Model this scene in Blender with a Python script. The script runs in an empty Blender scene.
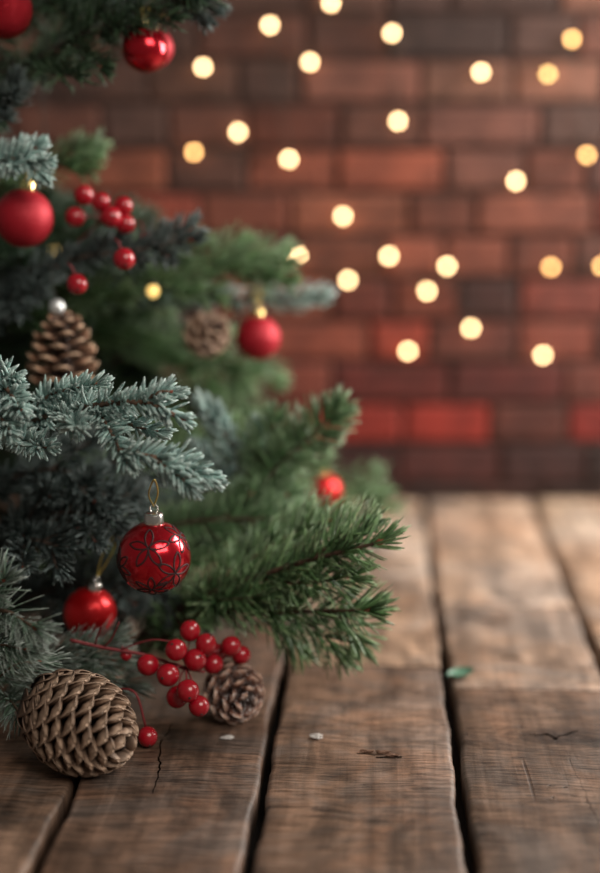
import bpy, math, random
import numpy as np
from mathutils import Vector, Matrix

# ------------------------------------------------------------------ camera, world, lights, exposure
SC = bpy.context.scene
COL = SC.collection
F = 1400.0
H = 0.54
PITCH = math.atan((436.5 - 143.0) / F)
cam_d = bpy.data.cameras.new('camera')
cam = bpy.data.objects.new('camera', cam_d)
COL.objects.link(cam)
cam.location = (0, 0, H)
cam.rotation_euler = (math.pi / 2 - PITCH, 0, 0)
cam_d.sensor_fit = 'VERTICAL'
cam_d.sensor_height = 36.0
cam_d.lens = 36.0 * F / 873.0
cam_d.clip_start = 0.02
cam_d.dof.use_dof = True
cam_d.dof.focus_distance = 1.235
cam_d.dof.aperture_fstop = (cam_d.lens / 1000.0) / 0.046
cam_d.dof.aperture_blades = 0
SC.camera = cam

SC.view_settings.view_transform = 'Standard'
SC.view_settings.look = 'None'
SC.view_settings.gamma = 1.0
SC.view_settings.use_curve_mapping = False
SC.view_settings.exposure = 0.6

world = bpy.data.worlds.new('world')
SC.world = world
world.use_nodes = True
bg = world.node_tree.nodes['Background']
bg.inputs['Color'].default_value = (1.0, 0.86, 0.74, 1)
bg.inputs['Strength'].default_value = 0.075


def area(name, loc, target, sx, sy, power, color):
    d = bpy.data.lights.new(name, 'AREA')
    d.shape = 'RECTANGLE'
    d.size, d.size_y = sx, sy
    d.energy = power
    d.color = color
    o = bpy.data.objects.new(name, d)
    COL.objects.link(o)
    o.location = loc
    v = Vector(target) - Vector(loc)
    o.rotation_euler = v.to_track_quat('-Z', 'Y').to_euler()
    return o


area('window_daylight', (1.08, 1.76, 0.74), (0.0, 1.45, 0.08), 0.55, 0.75, 22.0, (1.0, 0.94, 0.87))
area('front_fill', (1.1, -0.3, 1.9), (0.0, 1.7, 0.3), 1.5, 1.1, 30.0, (1.0, 0.90, 0.80))  # unseen soft fill from behind the camera, added to brighten wall and tree

# ------------------------------------------------------------------ helpers
rng = np.random.default_rng(7)
random.seed(7)
CP, SP = math.cos(PITCH), math.sin(PITCH)


def at(px, py, Y):
    """a point of the place, from where it is seen and its distance Y into the room"""
    a = (px - 300.0) / F
    b = (436.5 - py) / F
    t = Y / (CP + b * SP)
    return np.array([a * t, Y, H + t * (b * CP - SP)])


def ground(px, py):
    b = (436.5 - py) / F
    t = -H / (b * CP - SP)
    return np.array([(px - 300.0) / F * t, t * (CP + b * SP), 0.0])


def lin(c):
    out = []
    for v in c:
        v = v / 255.0
        out.append(v / 12.92 if v <= 0.04045 else ((v + 0.055) / 1.055) ** 2.4)
    return np.array(out)


def nrm(v):
    v = np.asarray(v, float)
    n = np.linalg.norm(v, axis=-1, keepdims=True)
    return v / np.maximum(n, 1e-9)


class MB:
    """collects shapes and links them as one mesh object"""

    def __init__(s):
        s.v, s.c, s.q, s.t, s.qm, s.tm, s.n, s.extra = [], [], [], [], [], [], 0, []

    def add(s, v, quads=None, tris=None, col=(0.5, 0.5, 0.5), mat=0, extra=None):
        v = np.asarray(v, float).reshape(-1, 3)
        col = np.asarray(col, float)
        if col.ndim == 1:
            col = np.tile(col, (len(v), 1))
        s.v.append(v)
        s.c.append(col)
        s.extra.append(np.zeros((len(v), 3)) if extra is None else np.asarray(extra, float))
        if quads is not None and len(quads):
            q = np.asarray(quads, int) + s.n
            s.q.append(q)
            s.qm.append(np.full(len(q), mat))
        if tris is not None and len(tris):
            t = np.asarray(tris, int) + s.n
            s.t.append(t)
            s.tm.append(np.full(len(t), mat))
        s.n += len(v)

    def build(s, name, mats, parent=None, smooth=True, origin=None):
        v = np.concatenate(s.v)
        if origin is not None:
            v = v - np.asarray(origin)
        me = bpy.data.meshes.new(name)
        me.vertices.add(len(v))
        me.vertices.foreach_set('co', v.astype(np.float32).ravel())
        q = np.concatenate(s.q) if s.q else np.zeros((0, 4), int)
        t = np.concatenate(s.t) if s.t else np.zeros((0, 3), int)
        li = np.concatenate([q.ravel(), t.ravel()])
        me.loops.add(len(li))
        me.loops.foreach_set('vertex_index', li.astype(np.int32))
        me.polygons.add(len(q) + len(t))
        ls = np.concatenate([np.arange(len(q)) * 4, len(q) * 4 + np.arange(len(t)) * 3])
        me.polygons.foreach_set('loop_start', ls.astype(np.int32))
        qm = np.concatenate(s.qm) if s.qm else np.zeros(0, int)
        tm = np.concatenate(s.tm) if s.tm else np.zeros(0, int)
        me.polygons.foreach_set('material_index', np.concatenate([qm, tm]).astype(np.int32))
        me.polygons.foreach_set('use_smooth', np.full(len(q) + len(t), smooth))
        ca = me.color_attributes.new('tint', 'FLOAT_COLOR', 'POINT')
        c = np.concatenate(s.c)
        ca.data.foreach_set('color', np.concatenate([c, np.ones((len(c), 1))], 1).astype(np.float32).ravel())
        ex = np.concatenate(s.extra)
        if np.any(ex):
            at_ = me.attributes.new('along', 'FLOAT_VECTOR', 'POINT')
            at_.data.foreach_set('vector', ex.astype(np.float32).ravel())
        me.update(calc_edges=True)
        me.validate()
        for m in (mats if isinstance(mats, (list, tuple)) else [mats]):
            me.materials.append(m)
        o = bpy.data.objects.new(name, me)
        COL.objects.link(o)
        if parent is not None:
            o.parent = parent
            if origin is not None:
                o.location = tuple(np.asarray(origin))
        elif origin is not None:
            o.location = tuple(np.asarray(origin))
        return o


def tube_arrays(path, r, sides=6, cap=True):
    path = np.asarray(path, float)
    n = len(path)
    r = np.full(n, r) if np.isscalar(r) else np.asarray(r)
    t = nrm(np.gradient(path, axis=0))
    ref = np.array([0.13, 0.31, 0.94])
    if abs(t[0] @ ref) > 0.9:
        ref = np.array([0.94, 0.2, 0.1])
    u = nrm(np.cross(t[0], ref))
    us = [u]
    for i in range(1, n):
        u = nrm(u - t[i] * (u @ t[i]))
        us.append(u)
    us = np.array(us)
    w = np.cross(t, us)
    a = np.arange(sides) * 2 * math.pi / sides
    ring = us[:, None] * np.cos(a)[None, :, None] + w[:, None] * np.sin(a)[None, :, None]
    v = path[:, None] + ring * r[:, None, None]
    v = v.reshape(-1, 3)
    q = []
    for i in range(n - 1):
        for j in range(sides):
            k = (j + 1) % sides
            q.append((i * sides + j, i * sides + k, (i + 1) * sides + k, (i + 1) * sides + j))
    tr = []
    if cap:
        v = np.concatenate([v, path[:1], path[-1:]])
        b = n * sides
        for j in range(sides):
            k = (j + 1) % sides
            tr.append((b, k, j))
            tr.append((b + 1, (n - 1) * sides + j, (n - 1) * sides + k))
    return v, q, tr


def add_tube(mb, path, r, sides=6, col=(0.5, 0.5, 0.5), mat=0):
    v, q, t = tube_arrays(path, r, sides)
    mb.add(v, q, t, col, mat)


def smooth_path(pts, n=24):
    pts = np.asarray(pts, float)
    if len(pts) == 2:
        s = np.linspace(0, 1, n)[:, None]
        return pts[0] * (1 - s) + pts[1] * s
    P = np.concatenate([[2 * pts[0] - pts[1]], pts, [2 * pts[-1] - pts[-2]]])
    out = []
    m = len(pts) - 1
    for x in np.linspace(0, m - 1e-6, n):
        i = int(x)
        f = x - i
        p0, p1, p2, p3 = P[i], P[i + 1], P[i + 2], P[i + 3]
        out.append(0.5 * ((2 * p1) + (-p0 + p2) * f + (2 * p0 - 5 * p1 + 4 * p2 - p3) * f * f + (-p0 + 3 * p1 - 3 * p2 + p3) * f ** 3))
    return np.array(out)


def lathe_arrays(prof, seg=24):
    """prof: list of (r, z); poles allowed at the ends"""
    v, q, t = [], [], []
    rows = []
    for r, z in prof:
        if r < 1e-7:
            rows.append([len(v)])
            v.append((0, 0, z))
        else:
            rows.append(list(range(len(v), len(v) + seg)))
            for k in range(seg):
                a = 2 * math.pi * k / seg
                v.append((r * math.cos(a), r * math.sin(a), z))
    for a, b in zip(rows[:-1], rows[1:]):
        for k in range(seg):
            j = (k + 1) % seg
            if len(a) == 1 and len(b) > 1:
                t.append((a[0], b[j], b[k]))
            elif len(b) == 1 and len(a) > 1:
                t.append((a[k], a[j], b[0]))
            elif len(a) > 1:
                q.append((a[k], a[j], b[j], b[k]))
    return np.array(v, float), q, t


def axis_matrix(d, roll=0.0):
    """3x3 with local z along d"""
    d = nrm(d)
    ref = np.array([0, 0, 1.0]) if abs(d[2]) < 0.95 else np.array([0, 1.0, 0])
    x = nrm(np.cross(ref, d))
    y = np.cross(d, x)
    c, s = math.cos(roll), math.sin(roll)
    return np.stack([x * c + y * s, -x * s + y * c, d], 1)


def sphere_arrays(r, seg=32, rings=20, sq=1.0):
    prof = [(r * math.sin(math.pi * i / rings), r * sq * -math.cos(math.pi * i / rings)) for i in range(rings + 1)]
    prof[0] = (0, prof[0][1])
    prof[-1] = (0, prof[-1][1])
    v, q, t = lathe_arrays(prof, seg)
    return v, q, t


def thing(name, label, cat, loc, group=None):
    o = bpy.data.objects.new(name, None)
    o.empty_display_size = 0.02
    COL.objects.link(o)
    o.location = tuple(loc)
    tag(o, label, cat, group)
    return o


def tag(o, label, cat, group=None):
    o['label'] = label
    o['category'] = cat
    if group:
        o['group'] = group
    return o


def child(mb, name, mats, parent, smooth=True):
    """mesh given in place coordinates, parented to a thing or part without moving it"""
    org = Vector((0, 0, 0))
    p = parent
    while p is not None:
        org += p.location
        p = p.parent
    mb.v = [v - np.array(org) for v in mb.v]
    return mb.build(name, mats, parent, smooth)


# ------------------------------------------------------------------ materials
def mat(name):
    m = bpy.data.materials.new(name)
    m.use_nodes = True
    nt = m.node_tree
    return m, nt, nt.nodes['Principled BSDF']


class NT:
    def __init__(s, nt):
        s.nt = nt

    def n(s, typ, **kw):
        x = s.nt.nodes.new(typ)
        for k, v in kw.items():
            setattr(x, k, v)
        return x

    def l(s, a, b):
        s.nt.links.new(a, b)

    def math(s, op, a, b=None, c=None, clamp=False):
        x = s.n('ShaderNodeMath', operation=op, use_clamp=clamp)
        for i, v in enumerate((a, b, c)):
            if v is None:
                continue
            if isinstance(v, (int, float)):
                x.inputs[i].default_value = v
            else:
                s.l(v, x.inputs[i])
        return x.outputs[0]

    def ramp(s, fac, stops):
        x = s.n('ShaderNodeMapRange', interpolation_type='SMOOTHSTEP')
        s.l(fac, x.inputs[0])
        x.inputs[1].default_value, x.inputs[2].default_value = stops[0][0], stops[1][0]
        x.inputs[3].default_value, x.inputs[4].default_value = stops[0][1], stops[1][1]
        return x.outputs[0]

    def noise(s, vec, scale, detail=3.0, rough=0.55, dist=0.0):
        x = s.n('ShaderNodeTexNoise')
        s.l(vec, x.inputs['Vector'])
        x.inputs['Scale'].default_value = scale
        x.inputs['Detail'].default_value = detail
        x.inputs['Roughness'].default_value = rough
        x.inputs['Distortion'].default_value = dist
        return x.outputs[0]

    def scale(s, vec, k):
        x = s.n('ShaderNodeVectorMath', operation='MULTIPLY')
        s.l(vec, x.inputs[0])
        x.inputs[1].default_value = k
        return x.outputs[0]

    def mix(s, fac, a, b, blend='MIX'):
        x = s.n('ShaderNodeMix', data_type='RGBA', blend_type=blend)
        if isinstance(fac, (int, float)):
            x.inputs[0].default_value = fac
        else:
            s.l(fac, x.inputs[0])
        for v, i in ((a, 6), (b, 7)):
            if isinstance(v, (tuple, list, np.ndarray)):
                x.inputs[i].default_value = (*v[:3], 1)
            else:
                s.l(v, x.inputs[i])
        return x.outputs[2]

    def vmul(s, colour, fac):
        x = s.n('ShaderNodeVectorMath', operation='SCALE')
        s.l(colour, x.inputs[0])
        s.l(fac, x.inputs['Scale'])
        return x.outputs[0]

    def bump(s, height, strength, dist=0.001):
        x = s.n('ShaderNodeBump')
        x.inputs['Strength'].default_value = strength
        x.inputs['Distance'].default_value = dist
        s.l(height, x.inputs['Height'])
        return x.outputs[0]


def attr(N, name):
    x = N.n('ShaderNodeAttribute')
    x.attribute_name = name
    return x


def simple(name, col, rough=0.5, metal=0.0, coat=0.0, bump=None):
    m, nt, b = mat(name)
    b.inputs['Base Color'].default_value = (*col, 1)
    b.inputs['Roughness'].default_value = rough
    b.inputs['Metallic'].default_value = metal
    b.inputs['Coat Weight'].default_value = coat
    if bump:
        N = NT(nt)
        tc = N.n('ShaderNodeTexCoord')
        N.l(N.bump(N.noise(tc.outputs['Object'], bump[0], 2), bump[1], bump[2]), b.inputs['Normal'])
    return m


def tinted(name, rough=0.6, frost=0.0, frost_scale=900.0, var=0.25, sss=0.0, translucent=0.0, frost_up=0.0):
    """colour from the mesh, with fine variation and grains of frost"""
    m, nt, b = mat(name)
    N = NT(nt)
    a = attr(N, 'tint')
    tc = N.n('ShaderNodeTexCoord')
    f = N.noise(tc.outputs['Object'], 160, 3)
    c = N.vmul(a.outputs['Vector'], N.ramp(f, [(0.3, 1 - var), (0.7, 1 + var)]))
    if frost > 0:
        g = N.noise(tc.outputs['Object'], frost_scale, 2, 0.6)
        gm = N.ramp(g, [(0.62 - 0.2 * frost, 0.0), (0.72 - 0.2 * frost, 1.0)])
        if frost_up > 0:
            geo = N.n('ShaderNodeNewGeometry')
            sx = N.n('ShaderNodeSeparateXYZ')
            N.l(geo.outputs['Normal'], sx.inputs[0])
            up = N.ramp(sx.outputs[2], [(-0.1, 1 - frost_up), (0.8, 1.0)])
            gm = N.math('MULTIPLY', gm, up)
        gm = N.math('MULTIPLY', gm, min(1.0, 0.35 + frost * 0.5))
        c = N.mix(gm, c, (0.72, 0.76, 0.76))
    N.l(c, b.inputs['Base Color'])
    b.inputs['Roughness'].default_value = rough
    if sss > 0:
        b.inputs['Subsurface Weight'].default_value = sss
        b.inputs['Subsurface Radius'].default_value = (0.01, 0.003, 0.002)
        b.inputs['Subsurface Scale'].default_value = 0.5
    return m


M = {}
M['bark'] = tinted('bark', 0.85, var=0.4)
M['spruce'] = tinted('blue_spruce_needle', 0.5, frost=0.35, frost_scale=700)
M['fir'] = tinted('fir_needle', 0.42, var=0.3)
M['spruce_dim'] = tinted('shade_tinted_spruce_needle', 0.6, frost=0.08, frost_scale=700)  # less frost; used where the needle colours have shade put in
M['frosted'] = tinted('frosted_needle', 0.55, frost=0.28, frost_scale=900, frost_up=0.6)
M['cone'] = tinted('pine_cone_scale', 0.62, var=0.3)
M['cone_frost'] = tinted('frosted_pine_cone_scale', 0.6, frost=0.5, frost_scale=500, var=0.3, frost_up=0.4)
M['cap_silver'] = simple('silver_cap', (0.78, 0.77, 0.74), 0.25, 1.0)
M['cap_gold'] = simple('gold_cap', (0.9, 0.68, 0.30), 0.25, 1.0)
M['gold_thread'] = simple('gold_thread', (0.55, 0.42, 0.10), 0.4, 0.4)
M['red_gloss'] = simple('red_glossy_glass', (0.50, 0.006, 0.018), 0.19, 0.75, 0.4)
M['red_satin'] = simple('red_satin_glass', (0.58, 0.008, 0.012), 0.32, 0.55, 0.1)
M['red_matte'] = simple('red_frosted_glass', (0.42, 0.010, 0.024), 0.5, 0.35, 0.0, (900, 0.5, 0.001))
M['red_glitter'] = simple('red_glitter', (0.36, 0.006, 0.016), 0.35, 0.7, 0.0, (700, 1.0, 0.003))
M['dark_line'] = simple('dark_glitter_line', (0.014, 0.003, 0.004), 0.7, 0.0)
M['berry'] = simple('red_berry_skin', (0.34, 0.006, 0.016), 0.25, 0.0, 0.35)
M['berry_eye'] = simple('berry_eye', (0.03, 0.012, 0.01), 0.7)
M['berry_stem'] = simple('berry_stem', (0.20, 0.025, 0.03), 0.6)
M['frost_ball'] = simple('silver_bead', (0.80, 0.84, 0.85), 0.3, 0.6, 0.0, (400, 0.6, 0.002))
M['wire'] = simple('green_wire', (0.02, 0.02, 0.012), 0.7)
M['leaf'] = simple('green_leaf', (0.10, 0.22, 0.15), 0.5)
M['chip'] = simple('wood_chip', (0.15, 0.08, 0.05), 0.8)
M['snow'] = simple('snow_crumb', (0.5, 0.48, 0.46), 0.7)


def emit(name, col, strength):
    m, nt, b = mat(name)
    b.inputs['Base Color'].default_value = (*col, 1)
    b.inputs['Emission Color'].default_value = (*col, 1)
    b.inputs['Emission Strength'].default_value = strength
    return m


M['bulb_white'] = emit('warm_white_bulb', (1.0, 0.63, 0.31), 14.0)
M['bulb_amber'] = emit('amber_bulb', (1.0, 0.50, 0.17), 9.5)
M['bulb_dim'] = emit('dim_gold_bulb', (1.0, 0.60, 0.20), 7.0)
M['bulb_faint'] = emit('faint_gold_bulb', (1.0, 0.66, 0.20), 0.9)


SPLITS = [(530, 734, 547, 733, 0.0016), (547, 733, 556, 738, 0.0024), (556, 737, 577, 730, 0.0018), (548, 741, 600, 752, 0.0010), (570, 758, 587, 797, 0.0011),
          (587, 797, 604, 832, 0.0013), (348, 732, 345, 766, 0.0009), (345, 766, 339, 780, 0.0007), (350, 719, 380, 721, 0.0007), (380, 721, 424, 725, 0.0009),
          (358, 752, 374, 754, 0.0014), (377, 756, 401, 756, 0.0022), (161, 740, 159, 772, 0.0011), (159, 772, 152, 794, 0.0008), (172, 724, 166, 736, 0.0008),
          (462, 731, 540, 733, 0.0006), (300, 716, 345, 720, 0.0005), (505, 657, 520, 658, 0.0030), (352, 667, 364, 667, 0.0022)]


def wood_material():
    m, nt, b = mat('weathered_plank_wood')
    N = NT(nt)
    tint = attr(N, 'tint').outputs['Vector']
    pl = attr(N, 'along').outputs['Vector']
    geo = N.n('ShaderNodeNewGeometry')
    # knot on the front right board: rings bend the grain around it
    k = ground(572, 736)
    sub = N.n('ShaderNodeVectorMath', operation='SUBTRACT')
    N.l(geo.outputs['Position'], sub.inputs[0])
    sub.inputs[1].default_value = tuple(k)
    kd = N.scale(sub.outputs[0], (1.0, 2.6, 1.0))
    ln = N.n('ShaderNodeVectorMath', operation='LENGTH')
    N.l(kd, ln.inputs[0])
    kdist = ln.outputs['Value']
    near = N.ramp(kdist, [(0.02, 1.0), (0.20, 0.0)])
    rings = N.math('SINE', N.math('ADD', N.math('MULTIPLY', kdist, 420.0), N.math('MULTIPLY', N.noise(pl, 14, 2), 9.0)))
    # grain along the boards, curved saw marks across them
    warp = N.math('MULTIPLY', N.noise(N.scale(pl, (9, 6, 1)), 1.0, 2, 0.5), 0.030)
    cx = N.n('ShaderNodeCombineXYZ')
    N.l(warp, cx.inputs[1])
    N.l(N.math('MULTIPLY', warp, 0.25), cx.inputs[0])
    wv = N.n('ShaderNodeVectorMath', operation='ADD')
    N.l(pl, wv.inputs[0])
    N.l(cx.outputs[0], wv.inputs[1])
    wp = wv.outputs[0]
    g1 = N.noise(N.scale(wp, (75, 3.2, 1)), 1.0, 4, 0.6, 0.4)
    saw = N.noise(N.scale(wp, (7, 120, 1)), 1.0, 4, 0.7, 0.5)
    saw2 = N.noise(N.scale(wp, (26, 420, 1)), 1.0, 3, 0.65, 0.3)
    blot = N.noise(N.scale(pl, (15, 9, 1)), 1.0, 5, 0.65, 0.8)
    stain = N.noise(N.scale(pl, (6, 10, 1)), 1.0, 5, 0.65, 1.0)
    fac = N.ramp(g1, [(0.3, 0.72), (0.7, 1.20)])
    fac = N.math('MULTIPLY', fac, N.ramp(saw, [(0.34, 0.76), (0.62, 1.12)]))
    fac = N.math('MULTIPLY', fac, N.ramp(saw2, [(0.38, 0.48), (0.56, 1.15)]))
    fac = N.math('MULTIPLY', fac, N.ramp(blot, [(0.32, 0.50), (0.66, 1.28)]))
    ringf = N.math('ADD', 1.0, N.math('MULTIPLY', N.math('MULTIPLY', rings, near), 0.22))
    fac = N.math('MULTIPLY', fac, ringf)
    core = N.ramp(N.math('ADD', kdist, N.math('MULTIPLY', N.noise(pl, 60, 2), 0.02)), [(0.03, 0.40), (0.085, 1.0)])
    fac = N.math('MULTIPLY', fac, core)
    # thin splits
    sp = N.noise(N.scale(pl, (26, 2.4, 1)), 1.0, 2, 0.5, 0.5)
    spl = N.ramp(N.math('ABSOLUTE', N.math('SUBTRACT', sp, 0.5)), [(0.003, 1.0), (0.010, 0.0)])
    msk = N.ramp(N.noise(N.scale(pl, (9, 5, 1)), 1.0, 2), [(0.62, 0.0), (0.70, 1.0)])
    spl = N.math('MULTIPLY', spl, msk)
    fac = N.math('MULTIPLY', fac, N.ramp(spl, [(0.0, 1.0), (1.0, 0.5)]))
    # short cross chips
    sc = N.noise(N.scale(pl, (7, 60, 1)), 1.0, 3, 0.6, 0.8)
    scl = N.ramp(N.math('ABSOLUTE', N.math('SUBTRACT', sc, 0.5)), [(0.003, 1.0), (0.016, 0.0)])
    msk2 = N.ramp(N.noise(N.scale(pl, (14, 18, 1)), 1.0, 2), [(0.60, 0.0), (0.67, 1.0)])
    scl = N.math('MULTIPLY', scl, msk2)
    fac = N.math('MULTIPLY', fac, N.ramp(scl, [(0.0, 1.0), (1.0, 0.3)]))
    # splits with a place of their own
    nz = N.n('ShaderNodeTexNoise')
    nz.inputs['Scale'].default_value = 90
    N.l(geo.outputs['Position'], nz.inputs['Vector'])
    jit = N.n('ShaderNodeVectorMath', operation='MULTIPLY_ADD')
    N.l(nz.outputs['Color'], jit.inputs[0])
    jit.inputs[1].default_value = (0.007, 0.007, 0)
    jit.inputs[2].default_value = (-0.0035, -0.0035, 0)
    pj = N.n('ShaderNodeVectorMath', operation='ADD')
    N.l(geo.outputs['Position'], pj.inputs[0])
    N.l(jit.outputs[0], pj.inputs[1])
    crack = None
    for x0, y0, x1, y1, wd in SPLITS:
        a, e = Vector(ground(x0, y0)), Vector(ground(x1, y1))
        ab = e - a
        pa = N.n('ShaderNodeVectorMath', operation='SUBTRACT')
        N.l(pj.outputs[0], pa.inputs[0])
        pa.inputs[1].default_value = tuple(a)
        dt = N.n('ShaderNodeVectorMath', operation='DOT_PRODUCT')
        N.l(pa.outputs[0], dt.inputs[0])
        dt.inputs[1].default_value = tuple(ab / ab.length_squared)
        hh = N.math('MULTIPLY', dt.outputs['Value'], 1.0, clamp=True)
        ma = N.n('ShaderNodeVectorMath', operation='SCALE')
        ma.inputs[0].default_value = tuple(ab)
        N.l(hh, ma.inputs['Scale'])
        df = N.n('ShaderNodeVectorMath', operation='DISTANCE')
        N.l(pa.outputs[0], df.inputs[0])
        N.l(ma.outputs[0], df.inputs[1])
        ck = N.ramp(df.outputs['Value'], [(wd * 0.4, 1.0), (wd * 1.3, 0.0)])
        crack = ck if crack is None else N.math('MAXIMUM', crack, ck)
    fac = N.math('MULTIPLY', fac, N.ramp(crack, [(0.0, 1.0), (1.0, 0.04)]))
    col = N.vmul(tint, fac)
    grey = N.ramp(stain, [(0.42, 0.0), (0.62, 0.55)])
    bw = N.n('ShaderNodeRGBToBW')
    N.l(col, bw.inputs[0])
    cmb = N.n('ShaderNodeCombineColor')
    for i, kk in enumerate((1.0, 0.93, 0.87)):
        N.l(N.math('MULTIPLY', bw.outputs[0], kk * 0.85), cmb.inputs[i])
    col = N.mix(grey, col, cmb.outputs[0])
    warm = N.noise(N.scale(pl, (11, 5, 1)), 1.0, 4, 0.6, 0.7)
    col = N.mix(N.ramp(warm, [(0.48, 0.0), (0.66, 0.4)]), col, N.mix(1.0, col, (1.18, 0.92, 0.74), 'MULTIPLY'))
    N.l(col, b.inputs['Base Color'])
    b.inputs['Roughness'].default_value = 0.46
    N.l(N.ramp(crack, [(0.0, 0.42), (1.0, 0.0)]), b.inputs['Specular IOR Level'])
    hgt = N.math('ADD', N.math('MULTIPLY', saw, 0.6), N.math('MULTIPLY', g1, 0.5))
    hgt = N.math('ADD', hgt, N.math('MULTIPLY', saw2, 0.4))
    hgt = N.math('SUBTRACT', hgt, N.math('MULTIPLY', spl, 0.2))
    hgt = N.math('SUBTRACT', hgt, N.math('MULTIPLY', scl, 1.0))
    N.l(N.bump(hgt, 0.8, 0.002), b.inputs['Normal'])
    return m


def brick_material():
    m, nt, b = mat('old_brick')
    N = NT(nt)
    tint = attr(N, 'tint').outputs['Vector']
    tc = N.n('ShaderNodeTexCoord')
    v = tc.outputs['Object']
    n1 = N.noise(v, 22, 4, 0.6)
    n2 = N.noise(v, 140, 3, 0.6)
    fac = N.math('MULTIPLY', N.ramp(n1, [(0.3, 0.7), (0.7, 1.25)]), N.ramp(n2, [(0.3, 0.85), (0.7, 1.12)]))
    N.l(N.vmul(tint, fac), b.inputs['Base Color'])
    b.inputs['Roughness'].default_value = 0.85
    N.l(N.bump(N.math('ADD', n1, n2), 0.7, 0.004), b.inputs['Normal'])
    return m


M['wood'] = wood_material()
M['brick'] = brick_material()
M['mortar'] = simple('dark_mortar', tuple(lin((66, 48, 42))), 0.95, bump=(60, 0.6, 0.004))
M['gap'] = simple('dark_under_floor', (0.012, 0.009, 0.008), 0.9)

# ------------------------------------------------------------------ setting: plank floor
WALL_Y = float(ground(300, 500)[1])
TH = math.atan(0.0545)


def plank_floor():
    mb = MB()
    d = np.array([math.sin(TH), math.cos(TH), 0])
    s = np.array([math.cos(TH), -math.sin(TH), 0])

    def vy(py, u):
        p = ground(300, py)[1]
        return p / math.cos(TH)

    base = np.array([0.0, 1.0, 0]) - d * 1.0
    edges = [-1.38, -1.21, -1.045, -0.875, -0.71, -0.54, -0.37, -0.202, -0.039, 0.132, 0.298, 0.465, 0.635, 0.80, 0.97, 1.14, 1.31, 1.48]
    joints = {7: [vy(600, 0)], 8: [vy(664, 0), vy(574, 0)], 9: [vy(684, 0), vy(602, 0)], 10: [vy(535, 0)], 6: [vy(700, 0)]}
    cols = {(7, 0): (104, 82, 68), (7, 1): (122, 97, 80), (8, 0): (122, 97, 80), (8, 1): (164, 136, 114), (8, 2): (186, 160, 138),  # board colours, lighter toward the wall with the light's falloff put in
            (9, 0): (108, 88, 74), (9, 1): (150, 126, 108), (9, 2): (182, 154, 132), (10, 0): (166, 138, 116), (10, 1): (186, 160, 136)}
    r = random.Random(11)
    for i in range(len(edges) - 1):
        u0, u1 = edges[i] * math.cos(TH) + 0.0045, edges[i + 1] * math.cos(TH) - 0.0045
        v_end = (WALL_Y + 0.10)
        cuts = [0.30] + joints.get(i, [r.uniform(0.9, 1.7)]) + [v_end]
        for j in range(len(cuts) - 1):
            v0, v1 = cuts[j] + 0.0012, cuts[j + 1] - 0.0012
            nv = max(6, int((v1 - v0) / 0.008))
            vs = np.linspace(v0, v1, nv)
            fk = r.uniform(0.9, 1.08)
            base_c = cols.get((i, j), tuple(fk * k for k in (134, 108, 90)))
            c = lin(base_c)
            off = r.uniform(0, 9)
            zoff = r.uniform(-0.0012, 0.0)

            def wav(amp, sd, x):
                return amp * (np.sin(x * 23 + sd) + 0.7 * np.sin(x * 61 + sd * 2.1) + 0.3 * np.sin(x * 143 + sd * 3.7) + 0.18 * np.sin(x * 311 + sd * 5.1))
            e0 = u0 + wav(0.0011, off + i, vs)
            e1 = u1 + wav(0.0011, off * 1.7 + i * 2.3, vs)
            zE = wav(0.0005, off * 0.6, vs)
            # cross-section: side bottom, side top, bevel, five inner points, bevel, side
            prof = [(0, 0, -0.026), (0, 0.0, -0.004), (0, 0.0016, -0.0012), (0, 0.005, 0)]
            inner = [0.25, 0.5, 0.75]
            rows = []
            for (w, du, dz) in prof:
                rows.append((e0 + du, np.full(nv, dz) + (zE if dz > -0.02 else 0)))
            for w in inner:
                rows.append((e0 * (1 - w) + e1 * w, np.zeros(nv)))
            for (w, du, dz) in prof[::-1]:
                rows.append((e1 - du, np.full(nv, dz) + (zE if dz > -0.02 else 0)))
            K = len(rows)
            V = np.zeros((nv, K, 3))
            EX = np.zeros((nv, K, 3))
            for k2, (uu, zz) in enumerate(rows):
                V[:, k2] = base + uu[:, None] * s + vs[:, None] * d
                V[:, k2, 2] = np.minimum(zz + zoff, 0.0)
                EX[:, k2, 0] = uu + i * 3.1
                EX[:, k2, 1] = vs + off
                EX[:, k2, 2] = off
            V[0, :, 2] -= 0.0012
            V[-1, :, 2] -= 0.0012
            q = []
            for a in range(nv - 1):
                for k2 in range(K - 1):
                    q.append((a * K + k2, a * K + k2 + 1, (a + 1) * K + k2 + 1, (a + 1) * K + k2))
            # end faces
            n0 = nv * K
            ends_v, ends_ex = [], []
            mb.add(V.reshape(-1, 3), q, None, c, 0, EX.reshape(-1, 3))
            for a in (0, nv - 1):
                top = V[a].copy()
                bot = V[a].copy()
                bot[:, 2] = -0.026
                qq = [(k2, k2 + 1, K + k2 + 1, K + k2) for k2 in range(K - 1)]
                if a:
                    qq = [x[::-1] for x in qq]
                mb.add(np.concatenate([top, bot]), qq, None, c, 0, np.concatenate([EX[a], EX[a]]))
    v = np.array([(-1.5, 0.2, -0.027), (1.6, 0.2, -0.027), (1.6, WALL_Y + 0.12, -0.027), (-1.5, WALL_Y + 0.12, -0.027)])
    mb.add(v, [(0, 1, 2, 3)], None, (0, 0, 0), 1)
    o = mb.build('floor', [M['wood'], M['gap']])
    for p in o.data.polygons:
        pass
    o['kind'] = 'structure'
    o['label'] = 'weathered brown wooden planks with dark gaps between the boards'
    o['category'] = 'floor'
    return o


plank_floor()


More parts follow.
